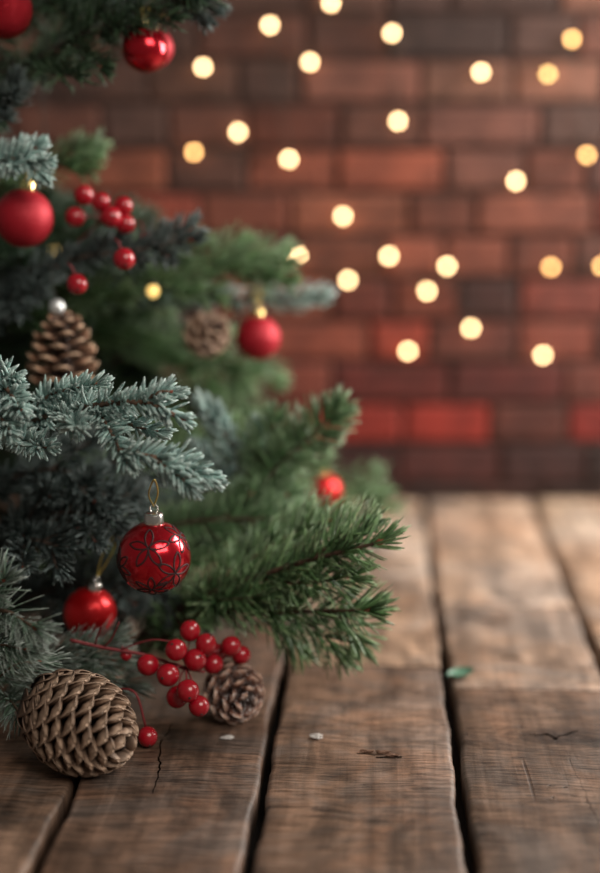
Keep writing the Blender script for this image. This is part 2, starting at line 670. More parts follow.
# ------------------------------------------------------------------ setting: brick wall
def brick_wall():
    mb = MB()
    r = random.Random(5)
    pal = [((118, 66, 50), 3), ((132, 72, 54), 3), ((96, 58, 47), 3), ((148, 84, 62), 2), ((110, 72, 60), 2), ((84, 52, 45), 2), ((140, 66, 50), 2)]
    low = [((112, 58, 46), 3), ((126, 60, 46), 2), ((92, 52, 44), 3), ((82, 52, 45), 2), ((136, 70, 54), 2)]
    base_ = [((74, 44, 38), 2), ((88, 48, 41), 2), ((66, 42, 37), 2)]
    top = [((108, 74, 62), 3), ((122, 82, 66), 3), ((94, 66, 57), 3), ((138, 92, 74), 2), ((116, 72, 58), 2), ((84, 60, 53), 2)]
    marks = [(288, 216, (196, 128, 96)), (430, 125, (170, 92, 66)), (412, 170, (172, 92, 68)), (455, 423, (168, 52, 38)), (400, 423, (172, 54, 40)),
             (305, 345, (176, 92, 70)), (290, 385, (164, 84, 66)), (450, 300, (150, 76, 56)), (525, 216, (150, 86, 66)), (500, 160, (128, 80, 66)),
             (370, 80, (124, 78, 64)), (330, 130, (132, 72, 54)), (520, 128, (112, 70, 58)), (590, 423, (146, 44, 34)), (420, 382, (132, 52, 42)),
             (370, 216, (150, 88, 66)), (450, 216, (146, 82, 62)), (300, 299, (150, 84, 64)), (410, 60, (110, 68, 56)), (480, 382, (116, 50, 42)),
             (300, 470, (84, 40, 36)), (430, 466, (96, 46, 40)), (540, 466, (70, 38, 34)), (340, 170, (140, 70, 50)), (560, 299, (120, 58, 46)),
             (405, 330, (168, 70, 50)), (380, 342, (160, 66, 48)), (520, 60, (100, 60, 50))]
    mk = []
    for px, py, c in marks:
        p = at(px, py, WALL_Y)
        mk.append((p[0], p[2], c))
    hgt, gap, pitch = 0.0550, 0.0080, 0.0635
    for k in range(-1, 24):
        zc = 0.056 + pitch * k
        x = -1.35 + r.uniform(-0.09, 0)
        while x < 1.5:
            w = r.choice([0.168, 0.15, 0.125, 0.083, 0.09, 0.11])
            z0, z1 = max(0.0, zc - hgt / 2), zc + hgt / 2
            x0, x1 = x, x + w
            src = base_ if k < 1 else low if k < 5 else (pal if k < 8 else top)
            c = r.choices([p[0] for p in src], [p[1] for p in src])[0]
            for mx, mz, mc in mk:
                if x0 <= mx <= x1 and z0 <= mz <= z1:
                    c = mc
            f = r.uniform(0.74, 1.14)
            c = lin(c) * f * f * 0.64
            yf = WALL_Y + r.uniform(0.0, 0.005)
            yb = WALL_Y + 0.03
            b = 0.004
            jit = lambda: r.uniform(-0.0015, 0.0015)
            front = [(x0 + b + jit(), yf, z0 + b + jit()), (x1 - b + jit(), yf, z0 + b + jit()), (x1 - b + jit(), yf, z1 - b + jit()), (x0 + b + jit(), yf, z1 - b + jit())]
            mid = [(x0, yf + b, z0), (x1, yf + b, z0), (x1, yf + b, z1), (x0, yf + b, z1)]
            back = [(x0, yb, z0), (x1, yb, z0), (x1, yb, z1), (x0, yb, z1)]
            q = [(0, 1, 2, 3)]
            for i in range(4):
                j = (i + 1) % 4
                q.append((4 + i, 4 + j, j, i))
                q.append((8 + i, 8 + j, 4 + j, 4 + i))
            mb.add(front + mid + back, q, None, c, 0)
            x = x1 + gap
    y = WALL_Y + 0.012
    mb.add([(-1.5, y, -0.027), (1.6, y, -0.027), (1.6, y, 1.6), (-1.5, y, 1.6),
            (-1.5, y + 0.1, -0.027), (1.6, y + 0.1, -0.027), (1.6, y + 0.1, 1.6), (-1.5, y + 0.1, 1.6)],
           [(0, 1, 2, 3), (5, 4, 7, 6), (3, 2, 6, 7), (1, 5, 6, 2), (4, 0, 3, 7)], None, (0, 0, 0), 1)
    o = mb.build('wall_back', [M['brick'], M['mortar']], smooth=False)
    o['kind'] = 'structure'
    o['label'] = 'old red brick wall behind the plank floor'
    o['category'] = 'wall'


brick_wall()

# ------------------------------------------------------------------ needles and branches
KINDS = {
    # length, half width, lean at base and tip (deg), flatness, needles per metre, colours
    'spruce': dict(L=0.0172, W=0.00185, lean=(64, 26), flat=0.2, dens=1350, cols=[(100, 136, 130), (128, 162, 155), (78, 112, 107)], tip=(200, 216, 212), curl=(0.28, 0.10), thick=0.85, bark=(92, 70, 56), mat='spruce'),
    'shade': dict(L=0.023, W=0.0014, lean=(58, 28), flat=0.3, dens=1150, cols=[(33, 47, 46), (44, 60, 58), (26, 37, 36)], tip=(104, 120, 118), curl=(0.22, 0.10), thick=0.8, bark=(70, 56, 48), mat='spruce_dim'),  # spruce again, inner shade of the tree put into needle and bark colours
    'fir': dict(L=0.032, W=0.00150, lean=(50, 22), flat=0.5, dens=1050, cols=[(58, 96, 56), (78, 118, 70), (40, 70, 42), (98, 134, 86)], tip=(156, 178, 138), curl=(0.10, 0.08), thick=0.45, bark=(74, 52, 40), mat='fir'),
    'comb': dict(L=0.027, W=0.00165, lean=(64, 32), flat=0.85, dens=1250, cols=[(70, 108, 66), (94, 132, 88), (54, 88, 54)], tip=(168, 190, 156), curl=(0.12, 0.06), thick=0.45, bark=(66, 50, 38), mat='fir'),
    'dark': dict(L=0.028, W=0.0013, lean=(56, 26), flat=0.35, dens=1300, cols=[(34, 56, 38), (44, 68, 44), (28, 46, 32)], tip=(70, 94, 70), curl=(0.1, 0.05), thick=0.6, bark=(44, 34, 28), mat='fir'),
    'frost': dict(L=0.030, W=0.00085, lean=(52, 24), flat=0.45, dens=1250, cols=[(32, 70, 42), (44, 86, 54), (26, 54, 36), (58, 92, 74)], tip=(214, 224, 220), curl=(0.28, 0.04), thick=0.7, bark=(84, 66, 52), mat='frosted'),
}


def add_needles(mb, path, kd, up, start=0.0, dens=1.0, scale=1.0):
    path = np.asarray(path, float)
    seg = np.linalg.norm(np.diff(path, axis=0), axis=1)
    cum = np.concatenate([[0], np.cumsum(seg)])
    total = cum[-1]
    n = int(total * (1 - start) * kd['dens'] * dens)
    if n < 4:
        return
    n_tip = int(14 * dens)
    s = np.concatenate([rng.uniform(start, 1.0, n), rng.uniform(0.985, 1.0, n_tip)])
    n = len(s)
    d = s * total
    pos = np.stack([np.interp(d, cum, path[:, i]) for i in range(3)], 1)
    tg = nrm(np.gradient(path, axis=0))
    t = nrm(np.stack([np.interp(d, cum, tg[:, i]) for i in range(3)], 1))
    side = nrm(np.cross(t, np.asarray(up, float)))
    upv = np.cross(side, t)
    isflat = rng.random(n) < kd['flat']
    phi = rng.uniform(0, 2 * math.pi, n)
    ph2 = np.where(rng.random(n) < 0.5, 0.0, math.pi) + rng.normal(0, 0.28, n)
    phi = np.where(isflat, ph2, phi)
    to_tip = np.clip((total - d) / 0.018, 0, 1)
    lean = np.radians(kd['lean'][1] + (kd['lean'][0] - kd['lean'][1]) * to_tip + rng.normal(0, 9, n))
    lean[-n_tip:] = np.radians(rng.uniform(5, 42, n_tip))
    dr = nrm(np.cos(lean)[:, None] * t + np.sin(lean)[:, None] * (np.cos(phi)[:, None] * side + np.sin(phi)[:, None] * upv))
    L = kd['L'] * scale * rng.uniform(0.78, 1.1, n) * (0.72 + 0.28 * to_tip)
    W = kd['W'] * (0.6 + 0.4 * scale) * rng.uniform(0.85, 1.15, n)
    bend = kd['curl'][0] * t + kd['curl'][1] * np.array([0, 0, 1.0]) + rng.normal(0, 0.05, (n, 3))
    w = nrm(np.cross(dr, t) + rng.normal(0, 0.15, (n, 3)))
    h = nrm(np.cross(w, dr))
    ks = np.array([0.0, 0.38, 0.82, 1.0])
    ws = np.array([0.55, 1.0, 0.9, 0.30])
    V = np.zeros((n, 4, 4, 3))
    th = kd['thick']
    for i, (k, wk) in enumerate(zip(ks, ws)):
        c = pos + dr * (L * k)[:, None] + bend * (L * k * k)[:, None]
        ww, hh = w * (W * wk)[:, None], h * (W * wk * th)[:, None]
        V[:, i, 0], V[:, i, 1], V[:, i, 2], V[:, i, 3] = c + ww, c + hh, c - ww, c - hh
    cols = np.array([lin(c) for c in kd['cols']])
    tip = lin(kd['tip'])
    bc = cols[rng.integers(0, len(cols), n)] * rng.uniform(0.8, 1.2, (n, 1))
    mixk = rng.uniform(0.1, 0.7, n)[:, None]
    C = np.zeros((n, 4, 4, 3))
    for i, k in enumerate((0.0, 0.25, 0.7, 1.0)):
        C[:, i, :] = (bc * (1 - k * mixk) + tip * k * mixk)[:, None, :]
    q = []
    for i in range(3):
        for j in range(4):
            k = (j + 1) % 4
            q.append((i * 4 + j, i * 4 + k, i * 4 + 4 + k, i * 4 + 4 + j))
    q.append((12, 13, 14, 15))
    q = np.array(q)
    Q = (q[None] + (np.arange(n) * 16)[:, None, None]).reshape(-1, 4)
    mb.add(V.reshape(-1, 3), Q, None, C.reshape(-1, 3))


def add_stem(mb, path, r0, r1, kd, buds=True):
    path = np.asarray(path)
    n = len(path)
    r = np.linspace(r0, r1, n) * (1 + 0.08 * rng.normal(0, 1, n))
    add_tube(mb, path, r, 7, lin(kd['bark']))
    if buds:
        v, q, t = sphere_arrays(r1 * 2.0, 8, 6, 1.5)
        R = axis_matrix(path[-1] - path[-2])
        mb.add(v @ R.T + path[-1], q, t, lin((120, 62, 46)))


def twig_paths(path, n, length, angle, up, s0=0.35, s1=0.92, droop=0.0, sides=(1, -1)):
    """side twigs left and right of a branch"""
    out = []
    path = np.asarray(path)
    tg = nrm(np.gradient(path, axis=0))
    for i in range(n):
        s = s0 + (s1 - s0) * (i + rng.uniform(0.2, 0.8)) / n
        x = s * (len(path) - 1)
        k = int(x)
        p = path[k] + (path[min(k + 1, len(path) - 1)] - path[k]) * (x - k)
        t = tg[k]
        side = nrm(np.cross(t, up)) * sides[i % len(sides)]
        a = math.radians(angle + rng.normal(0, 7))
        d = nrm(t * math.cos(a) + side * math.sin(a) + np.asarray(up) * rng.normal(0, 0.15))
        L = length * rng.uniform(0.75, 1.15) * (1.15 - 0.6 * s)
        mid = p + d * L * 0.5 + t * L * 0.04
        end = p + d * L * 0.95 + t * L * 0.15 + np.array([0, 0, -droop * L])
        out.append(smooth_path([p, mid, end], 10))
    return out


def branch(parent, kind, pts, up=(0, -0.55, 0.83), r=(0.004, 0.0014), start=0.2, twigs=None, extra=(), dens=1.0, scale=1.0, label=None, n=26, name='branch'):
    kd = KINDS[kind]
    up = nrm(np.asarray(up, float))
    main = smooth_path(pts, n)
    stem, nd = MB(), MB()
    add_stem(stem, main, r[0], r[1], kd)
    add_needles(nd, main, kd, up, start, dens, scale)
    tw = []
    if twigs:
        tw += twig_paths(main, up=up, **twigs)
    for e in extra:
        tw.append(smooth_path(e, 12))
    for p in tw:
        add_stem(stem, p, max(r[1] * 1.2, 0.0014), 0.0009, kd)
        add_needles(nd, p, kd, up, 0.06, dens, scale)
    b = child(stem, name, M['bark'], parent)
    if label:
        b['label'] = label
    child(nd, 'needles', M[kd['mat']], b)
    return b


# ------------------------------------------------------------------ the Christmas tree
TX, TY = -0.42, 1.58
tree = thing('christmas_tree', 'dense green and frosted blue Christmas tree hung with red baubles', 'tree', (TX, TY, 0))
tb = MB()
hp = np.linspace(0, 1.05, 16)
add_tube(tb, np.stack([TX + 0.006 * np.sin(hp * 9), TY + 0.006 * np.cos(hp * 7), hp], 1), np.linspace(0.030, 0.010, 16), 12, lin((70, 52, 42)))
child(tb, 'trunk', M['bark'], tree)


def TR(h):
    return np.array([TX, TY, h])


def px(*pts):
    return [at(*p) for p in pts]


def tbranch(kind, h, pts, **kw):
    return branch(tree, kind, [TR(h)] + px(*pts), **kw)


# top
tbranch('dark', 0.66, [(-20, 88, 1.50), (60, 45, 1.46), (130, 15, 1.44), (215, -14, 1.42)], twigs=dict(n=11, length=0.09, angle=48, s0=0.25), dens=0.85, label='dark green top branch')
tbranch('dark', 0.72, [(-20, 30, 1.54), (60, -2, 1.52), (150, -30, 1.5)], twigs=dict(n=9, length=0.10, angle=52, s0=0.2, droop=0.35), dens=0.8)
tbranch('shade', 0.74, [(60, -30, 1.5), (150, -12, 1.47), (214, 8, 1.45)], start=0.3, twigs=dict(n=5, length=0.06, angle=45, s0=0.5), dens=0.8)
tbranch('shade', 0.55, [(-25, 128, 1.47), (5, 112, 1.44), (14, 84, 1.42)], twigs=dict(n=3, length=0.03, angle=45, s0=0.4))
tbranch('spruce', 0.50, [(-30, 178, 1.42), (5, 160, 1.38), (42, 162, 1.36)], twigs=dict(n=5, length=0.035, angle=48, s0=0.45), label='frosted blue green branch')
tbranch('fir', 0.49, [(-20, 196, 1.58), (50, 168, 1.54), (86, 160, 1.54)], start=0.3, twigs=dict(n=4, length=0.045, angle=40, s0=0.5), dens=0.8)
# middle
tbranch('shade', 0.40, [(-20, 278, 1.52), (80, 258, 1.45), (150, 248, 1.43), (192, 240, 1.43)], twigs=dict(n=6, length=0.05, angle=52, s0=0.35), scale=0.95, label='frosted blue green branch')
tbranch('fir', 0.36, [(-20, 322, 1.60), (100, 282, 1.57), (200, 268, 1.56), (282, 262, 1.56)], twigs=dict(n=11, length=0.10, angle=42, s0=0.3), label='plain green branch')
tbranch('spruce', 0.36, [(90, 296, 1.63), (230, 300, 1.63), (322, 296, 1.63)], start=0.4, scale=1.2, dens=0.8, label='frosted blue green branch')
tbranch('fir', 0.30, [(-20, 372, 1.62), (90, 336, 1.62), (180, 345, 1.63), (272, 382, 1.64)], twigs=dict(n=12, length=0.10, angle=46, s0=0.25, droop=0.1))
tbranch('fir', 0.27, [(-20, 400, 1.66), (90, 372, 1.66), (180, 394, 1.66), (250, 412, 1.66)], twigs=dict(n=11, length=0.09, angle=48, s0=0.25, droop=0.1), dens=0.9)
tbranch('dark', 0.40, [(-10, 240, 1.55), (60, 232, 1.56), (120, 240, 1.56)], twigs=dict(n=7, length=0.09, angle=50, s0=0.2))
tbranch('shade', 0.33, [(-20, 330, 1.5), (10, 300, 1.46), (40, 285, 1.44)], twigs=dict(n=5, length=0.06, angle=50, s0=0.3))
# the sharp frosted spruce boughs in front
tbranch('spruce', 0.22, [(-25, 440, 1.36), (45, 418, 1.26), (105, 404, 1.20), (150, 404, 1.18), (183, 420, 1.17)], start=0.45, r=(0.005, 0.0018),
        extra=[px((60, 414, 1.24), (72, 422, 1.20), (77, 428, 1.165)),
               px((95, 405, 1.21), (112, 434, 1.18), (128, 464, 1.155)),
               px((118, 450, 1.16), (150, 456, 1.15), (178, 462, 1.15), (212, 480, 1.15)),
               px((30, 420, 1.28), (50, 395, 1.25), (98, 384, 1.23)),
               px((140, 404, 1.19), (160, 392, 1.18), (172, 392, 1.18)),
               px((150, 456, 1.15), (176, 474, 1.14), (190, 486, 1.14)),
               px((10, 425, 1.30), (22, 440, 1.24), (48, 448, 1.2)),
               px((100, 404, 1.21), (130, 424, 1.20), (158, 432, 1.20))],
        label='frosted blue green branch in front')
tbranch('spruce', 0.23, [(-30, 395, 1.30), (0, 384, 1.22), (22, 412, 1.17)], start=0.4, extra=[px((-22, 392, 1.28), (-4, 410, 1.20), (10, 432, 1.17)), px((-20, 390, 1.27), (0, 378, 1.24), (14, 380, 1.21))],
        label='frosted blue green branch in front')
# inside, in needles tinted dark for the shade there
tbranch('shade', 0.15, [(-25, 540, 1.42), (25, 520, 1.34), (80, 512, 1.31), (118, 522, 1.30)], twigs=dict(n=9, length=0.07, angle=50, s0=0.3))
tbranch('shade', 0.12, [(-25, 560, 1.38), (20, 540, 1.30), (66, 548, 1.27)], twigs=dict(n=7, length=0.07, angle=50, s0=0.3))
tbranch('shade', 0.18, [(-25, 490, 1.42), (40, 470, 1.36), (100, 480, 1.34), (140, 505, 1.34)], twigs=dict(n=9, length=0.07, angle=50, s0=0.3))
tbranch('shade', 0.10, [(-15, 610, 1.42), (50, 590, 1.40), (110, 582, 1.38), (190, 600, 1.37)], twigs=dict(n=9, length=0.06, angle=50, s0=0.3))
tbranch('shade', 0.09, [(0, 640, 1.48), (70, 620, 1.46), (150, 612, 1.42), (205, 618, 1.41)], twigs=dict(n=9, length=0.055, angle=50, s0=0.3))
# right side, low
tbranch('spruce', 0.20, [(60, 520, 1.55), (180, 500, 1.48), (238, 470, 1.45), (222, 432, 1.44), (203, 405, 1.43)], start=0.55, scale=1.1, extra=[px((238, 468, 1.45), (252, 450, 1.45), (256, 430, 1.45)), px((225, 480, 1.46), (212, 462, 1.45), (200, 450, 1.45))], label='frosted blue green branch')
tbranch('comb', 0.20, [(80, 540, 1.52), (225, 515, 1.44), (285, 458, 1.42), (336, 412, 1.41)], start=0.42, scale=1.2, up=(0, -1, 0.1), dens=1.7, extra=[px((258, 486, 1.43), (268, 450, 1.43), (274, 425, 1.43))], label='plain green upright branch')
tbranch('comb', 0.17, [(80, 540, 1.47), (190, 522, 1.42), (260, 519, 1.40), (314, 521, 1.39)], start=0.4, up=(0, -0.92, 0.4), twigs=dict(n=4, length=0.06, angle=45, s0=0.5, s1=0.8), label='plain green branch')
tbranch('fir', 0.16, [(100, 545, 1.60), (250, 515, 1.62), (330, 500, 1.64), (378, 494, 1.66)], start=0.4, twigs=dict(n=5, length=0.07, angle=40, s0=0.5), dens=0.9)
tbranch('fir', 0.16, [(60, 560, 1.50), (160, 545, 1.44), (230, 545, 1.42), (300, 552, 1.40)], twigs=dict(n=10, length=0.08, angle=45, s0=0.35))
tbranch('fir', 0.22, [(60, 470, 1.60), (160, 455, 1.55), (240, 460, 1.54), (300, 480, 1.54)], twigs=dict(n=10, length=0.09, angle=45, s0=0.3), dens=0.8)
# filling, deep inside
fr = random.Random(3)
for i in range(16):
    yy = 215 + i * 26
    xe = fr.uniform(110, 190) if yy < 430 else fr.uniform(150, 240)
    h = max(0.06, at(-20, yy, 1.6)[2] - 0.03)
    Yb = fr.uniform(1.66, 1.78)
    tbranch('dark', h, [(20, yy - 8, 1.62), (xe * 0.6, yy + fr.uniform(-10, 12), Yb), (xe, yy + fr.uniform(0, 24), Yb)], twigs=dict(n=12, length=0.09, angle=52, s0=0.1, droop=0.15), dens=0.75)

# ------------------------------------------------------------------ green fir branches lying at the foot of the tree
f1 = thing('fir_branch', 'long green fir branch at tree foot reaching furthest over the bare planks', 'branch', ground(150, 655))
branch(f1, 'fir', [ground(120, 655) + [0, 0, 0.006]] + px((200, 600, 1.34), (255, 578, 1.30), (310, 560, 1.27), (350, 550, 1.25), (380, 542, 1.24)), start=0.1, r=(0.0045, 0.0016), scale=1.15, dens=1.2,
       extra=[px((255, 578, 1.30), (300, 583, 1.27), (350, 577, 1.25)), px((215, 594, 1.33), (250, 560, 1.33), (300, 530, 1.33), (330, 520, 1.33)), px((310, 560, 1.27), (338, 540, 1.27), (362, 528, 1.27)), px((200, 600, 1.34), (225, 600, 1.30), (262, 596, 1.28))], up=(0, -0.75, 0.66))
f2 = thing('fir_branch', 'low green fir branch with drooping needles touching the planks', 'branch', ground(170, 662))
branch(f2, 'fir', [ground(140, 662) + [0, 0, 0.006]] + px((200, 612, 1.33), (265, 612, 1.29), (325, 611, 1.27), (368, 610, 1.25)), start=0.1, r=(0.0045, 0.0016), scale=1.2, dens=1.1,
       extra=[px((265, 612, 1.29), (285, 628, 1.29), (300, 645, 1.30)), px((290, 612, 1.28), (318, 630, 1.28), (338, 652, 1.28)), px((325, 610, 1.27), (345, 622, 1.27), (358, 640, 1.27)), px((230, 608, 1.31), (258, 590, 1.30), (296, 588, 1.29))], up=(0, -0.75, 0.66))

# ------------------------------------------------------------------ frosted sprigs in the front left corner
s1 = thing('fir_sprig', 'frosted green fir sprig sticking up at the left edge above the big pine cone', 'branch', ground(-20, 745))
branch(s1, 'frost', [ground(-45, 740) + [0, 0, 0.005]] + px((-30, 665, 1.19), (-4, 612, 1.15), (36, 628, 1.12)), start=0.35, r=(0.003, 0.0012), scale=1.0,
       extra=[px((-30, 650, 1.19), (-18, 605, 1.16), (4, 580, 1.14)), px((-25, 655, 1.18), (-2, 645, 1.15), (26, 650, 1.13))], up=(0.1, -0.85, 0.5), dens=0.95)
s2 = thing('fir_sprig', 'grey frosted fir sprig lying on the planks behind the big pine cone', 'branch', ground(30, 722))
branch(s2, 'frost', [ground(-40, 722) + [0, 0, 0.005]] + px((20, 680, 1.26), (70, 662, 1.26), (116, 660, 1.26)), start=0.15, r=(0.003, 0.0012), scale=1.0,
       extra=[px((60, 665, 1.26), (90, 674, 1.25), (128, 686, 1.25)), px((0, 690, 1.24), (14, 705, 1.20), (22, 718, 1.18)), px((20, 680, 1.26), (45, 656, 1.26), (72, 646, 1.26)), px((-10, 686, 1.22), (15, 665, 1.2), (40, 662, 1.2)), px((70, 662, 1.26), (92, 650, 1.26), (110, 642, 1.26))], up=(0, -0.6, 0.8), dens=1.0)


# ------------------------------------------------------------------ pine cones
def cone_arrays(L, R, n, openness, scale_w, thick, curl, cols, seed, cup=0.35, profile=None, back=0.0):
    """local z is the axis from base to tip, centred"""
    r = random.Random(seed)
    mb_s = MB()
    NV, NU = 9, 9
    vs = np.array([0, 0.25, 0.48, 0.66, 0.78, 0.88, 0.95, 0.985, 1.0])
    us = np.linspace(-1, 1, NU)
    for i in range(n):
        f = (i + 0.5) / n
        a = f ** 0.95
        ang = i * 2.39996
        rad = R * (profile(a) if profile else math.sin(math.pi * (0.16 + 0.80 * a)) ** 0.7)
        z = -L / 2 + a * L
        zr = z - L * 0.20 * (1 - openness) - 0.004 - L * back
        rc = R * 0.20 * (1 - 0.6 * a)
        root = np.array([rc, 0, min(zr, L / 2 - 0.010)])
        tip = np.array([max(rad, rc + 0.003), 0, z + L * 0.035 * (1 - openness) - L * back * 0.6])
        ax = tip - root
        ln = np.linalg.norm(ax)
        ax = ax / ln
        nx = np.array([-ax[2], 0, ax[0]])      # faces the tip of the cone
        W = scale_w * (0.45 + 0.55 * min(1.0, rad / R)) * r.uniform(0.93, 1.07)
        hw = W * np.where(vs < 0.66, 0.30 + 0.70 * np.sin(vs / 0.66 * math.pi / 2), np.sqrt(np.maximum(0.004, 1 - ((vs - 0.66) / 0.345) ** 2)))
        tk = thick * np.where(vs < 0.8, 0.35 + 0.65 * vs / 0.8, 1.0 - 0.55 * ((vs - 0.8) / 0.2) ** 2)
        lift = -curl * ln * np.maximum(0, vs - 0.45) ** 2 * 2.2
        P = np.zeros((2, NV, NU, 3))
        for side, sg in ((0, 1), (1, -1)):
            for k in range(NV):
                edge = 1 - 0.75 * np.abs(us) ** 3
                off = lift[k] + sg * tk[k] * 0.5 * edge - cup * hw[k] * us ** 2 * (0.4 + 0.6 * vs[k])
                bumpk = (0.55 * thick * math.exp(-((vs[k] - 0.85) / 0.12) ** 2)) * np.exp(-(us / 0.35) ** 2) if sg < 0 else 0
                p = root + ax * (ln * vs[k]) + nx[None] * (off - bumpk)[:, None]
                p[:, 1] += hw[k] * us
                P[side, k] = p
        ca, sa = math.cos(ang), math.sin(ang)
        Rz = np.array([[ca, -sa, 0], [sa, ca, 0], [0, 0, 1]])
        V = P.reshape(-1, 3) @ Rz.T
        q = []
        m = NV * NU
        for k in range(NV - 1):
            for j in range(NU - 1):
                b = k * NU + j
                q.append((b, b + NU, b + NU + 1, b + 1))
                q.append((m + b, m + b + 1, m + b + NU + 1, m + b + NU))
        rim = [k * NU for k in range(NV)] + [(NV - 1) * NU + j for j in range(1, NU)] + [k * NU + NU - 1 for k in range(NV - 2, -1, -1)] + [j for j in range(NU - 2, 0, -1)]
        for x in range(len(rim)):
            y = (x + 1) % len(rim)
            q.append((rim[x], rim[y], m + rim[y], m + rim[x]))
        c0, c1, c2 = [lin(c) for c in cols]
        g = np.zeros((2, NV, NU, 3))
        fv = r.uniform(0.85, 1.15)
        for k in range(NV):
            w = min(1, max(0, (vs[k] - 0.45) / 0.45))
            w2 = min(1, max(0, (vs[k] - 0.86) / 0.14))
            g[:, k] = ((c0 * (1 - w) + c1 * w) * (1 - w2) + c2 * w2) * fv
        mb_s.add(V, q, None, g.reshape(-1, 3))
    mb_c = MB()
    prof = [(0, -L / 2 - 0.002)] + [(R * 0.30 * (1 - 0.75 * t), -L / 2 + t * L * 0.95) for t in np.linspace(0.0, 0.97, 10)] + [(0, L * 0.46)]
    v, q, t = lathe_arrays(prof, 14)
    mb_c.add(v, q, t, lin(cols[0]) * 0.8)
    return mb_s, mb_c


def pine_cone(label, centre, axis, roll, material, group=None, on_floor=False, **kw):
    ms, mc = cone_arrays(**kw)
    Rm = axis_matrix(axis, roll)
    centre = np.asarray(centre, float).copy()
    if on_floor:
        zmin = min((v @ Rm.T)[:, 2].min() for v in ms.v)
        centre[2] = -zmin - 0.0012
    o = thing('pine_cone', label, 'pine cone', centre, group)
    for mb, nm in ((ms, 'scales'), (mc, 'core')):
        mb.v = [v @ Rm.T for v in mb.v]
        mb.build(nm, material, o)
    return o


def prof_big(a):
    return max(0.12, math.sin(math.pi * (0.20 + 0.74 * a)) ** 0.75) * (1.0 if a < 0.9 else 1.0 - (a - 0.9) * 2.2)


c = ground(85, 770)
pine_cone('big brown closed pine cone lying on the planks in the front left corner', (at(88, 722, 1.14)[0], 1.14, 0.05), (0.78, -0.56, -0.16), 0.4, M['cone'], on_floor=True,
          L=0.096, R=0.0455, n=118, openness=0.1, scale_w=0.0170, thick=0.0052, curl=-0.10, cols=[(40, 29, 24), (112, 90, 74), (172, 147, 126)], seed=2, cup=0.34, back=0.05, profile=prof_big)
pine_cone('small frosted pine cone beside the red berries on the planks', at(236, 688, 1.25), (0.42, -0.80, 0.06), 1.0, M['cone_frost'], on_floor=True,
          L=0.056, R=0.0305, n=46, openness=0.5, scale_w=0.0105, thick=0.0040, curl=-0.12, cols=[(52, 29, 23), (120, 76, 58), (196, 164, 144)], seed=4, cup=0.3, profile=prof_big)
pc_up = pine_cone('open brown pine cone hanging among upper tree branches under a silver bead', at(63, 349, 1.42), (0.08, -0.10, 1.0), 0.3, M['cone'],
                  L=0.075, R=0.040, n=46, openness=0.95, scale_w=0.0125, thick=0.0036, curl=-0.10, cols=[(60, 40, 30), (140, 102, 78), (214, 184, 156)], seed=6, cup=0.25,
                  profile=lambda a: 0.96 * math.sqrt(max(0.10, 1 - (0.97 * a) ** 2.2)) * (0.85 + 0.15 * min(1, a * 4)))
bm = MB()
v, q, t = sphere_arrays(0.0085, 20, 14)
bm.add(v + np.array([-0.005, 0, 0.043]), q, t)
bm.build('bead', M['frost_ball'], pc_up)
hk = MB()
add_tube(hk, smooth_path([(-0.005, 0, 0.048), (-0.008, 0.004, 0.064), (-0.012, 0.01, 0.085)], 8), 0.0006, 6)
hk.build('hanger', M['wire'], pc_up)
pine_cone('small blurred brown pine cone on the green branch left of a red bauble', at(209, 333, 1.53), (0.45, -0.80, 0.35), 0.2, M['cone'],
          L=0.052, R=0.0265, n=42, openness=0.85, scale_w=0.0085, thick=0.003, curl=0.0, cols=[(54, 36, 28), (120, 88, 68), (214, 186, 160)], seed=9, cup=0.25, profile=prof_big)


# ------------------------------------------------------------------ baubles
def flower_lines(mb, r, direction, size, petals, roll, wd=0.00085):
    d = nrm(direction)
    Rm = axis_matrix(d, roll)
    for k in range(petals):
        a = 2 * math.pi * k / petals
        for sgn in (1, -1):
            pts = []
            for s in np.linspace(0, 1, 14):
                wdt = sgn * 0.17 * size * math.sin(math.pi * s) ** 0.8
                rr = size * s
                x = rr * math.cos(a) - wdt * math.sin(a)
                y = rr * math.sin(a) + wdt * math.cos(a)
                pts.append(nrm(np.array([x, y, 1.0])) @ Rm.T * (r - 0.0002))
            add_tube(mb, pts, wd, 5, mat=1)


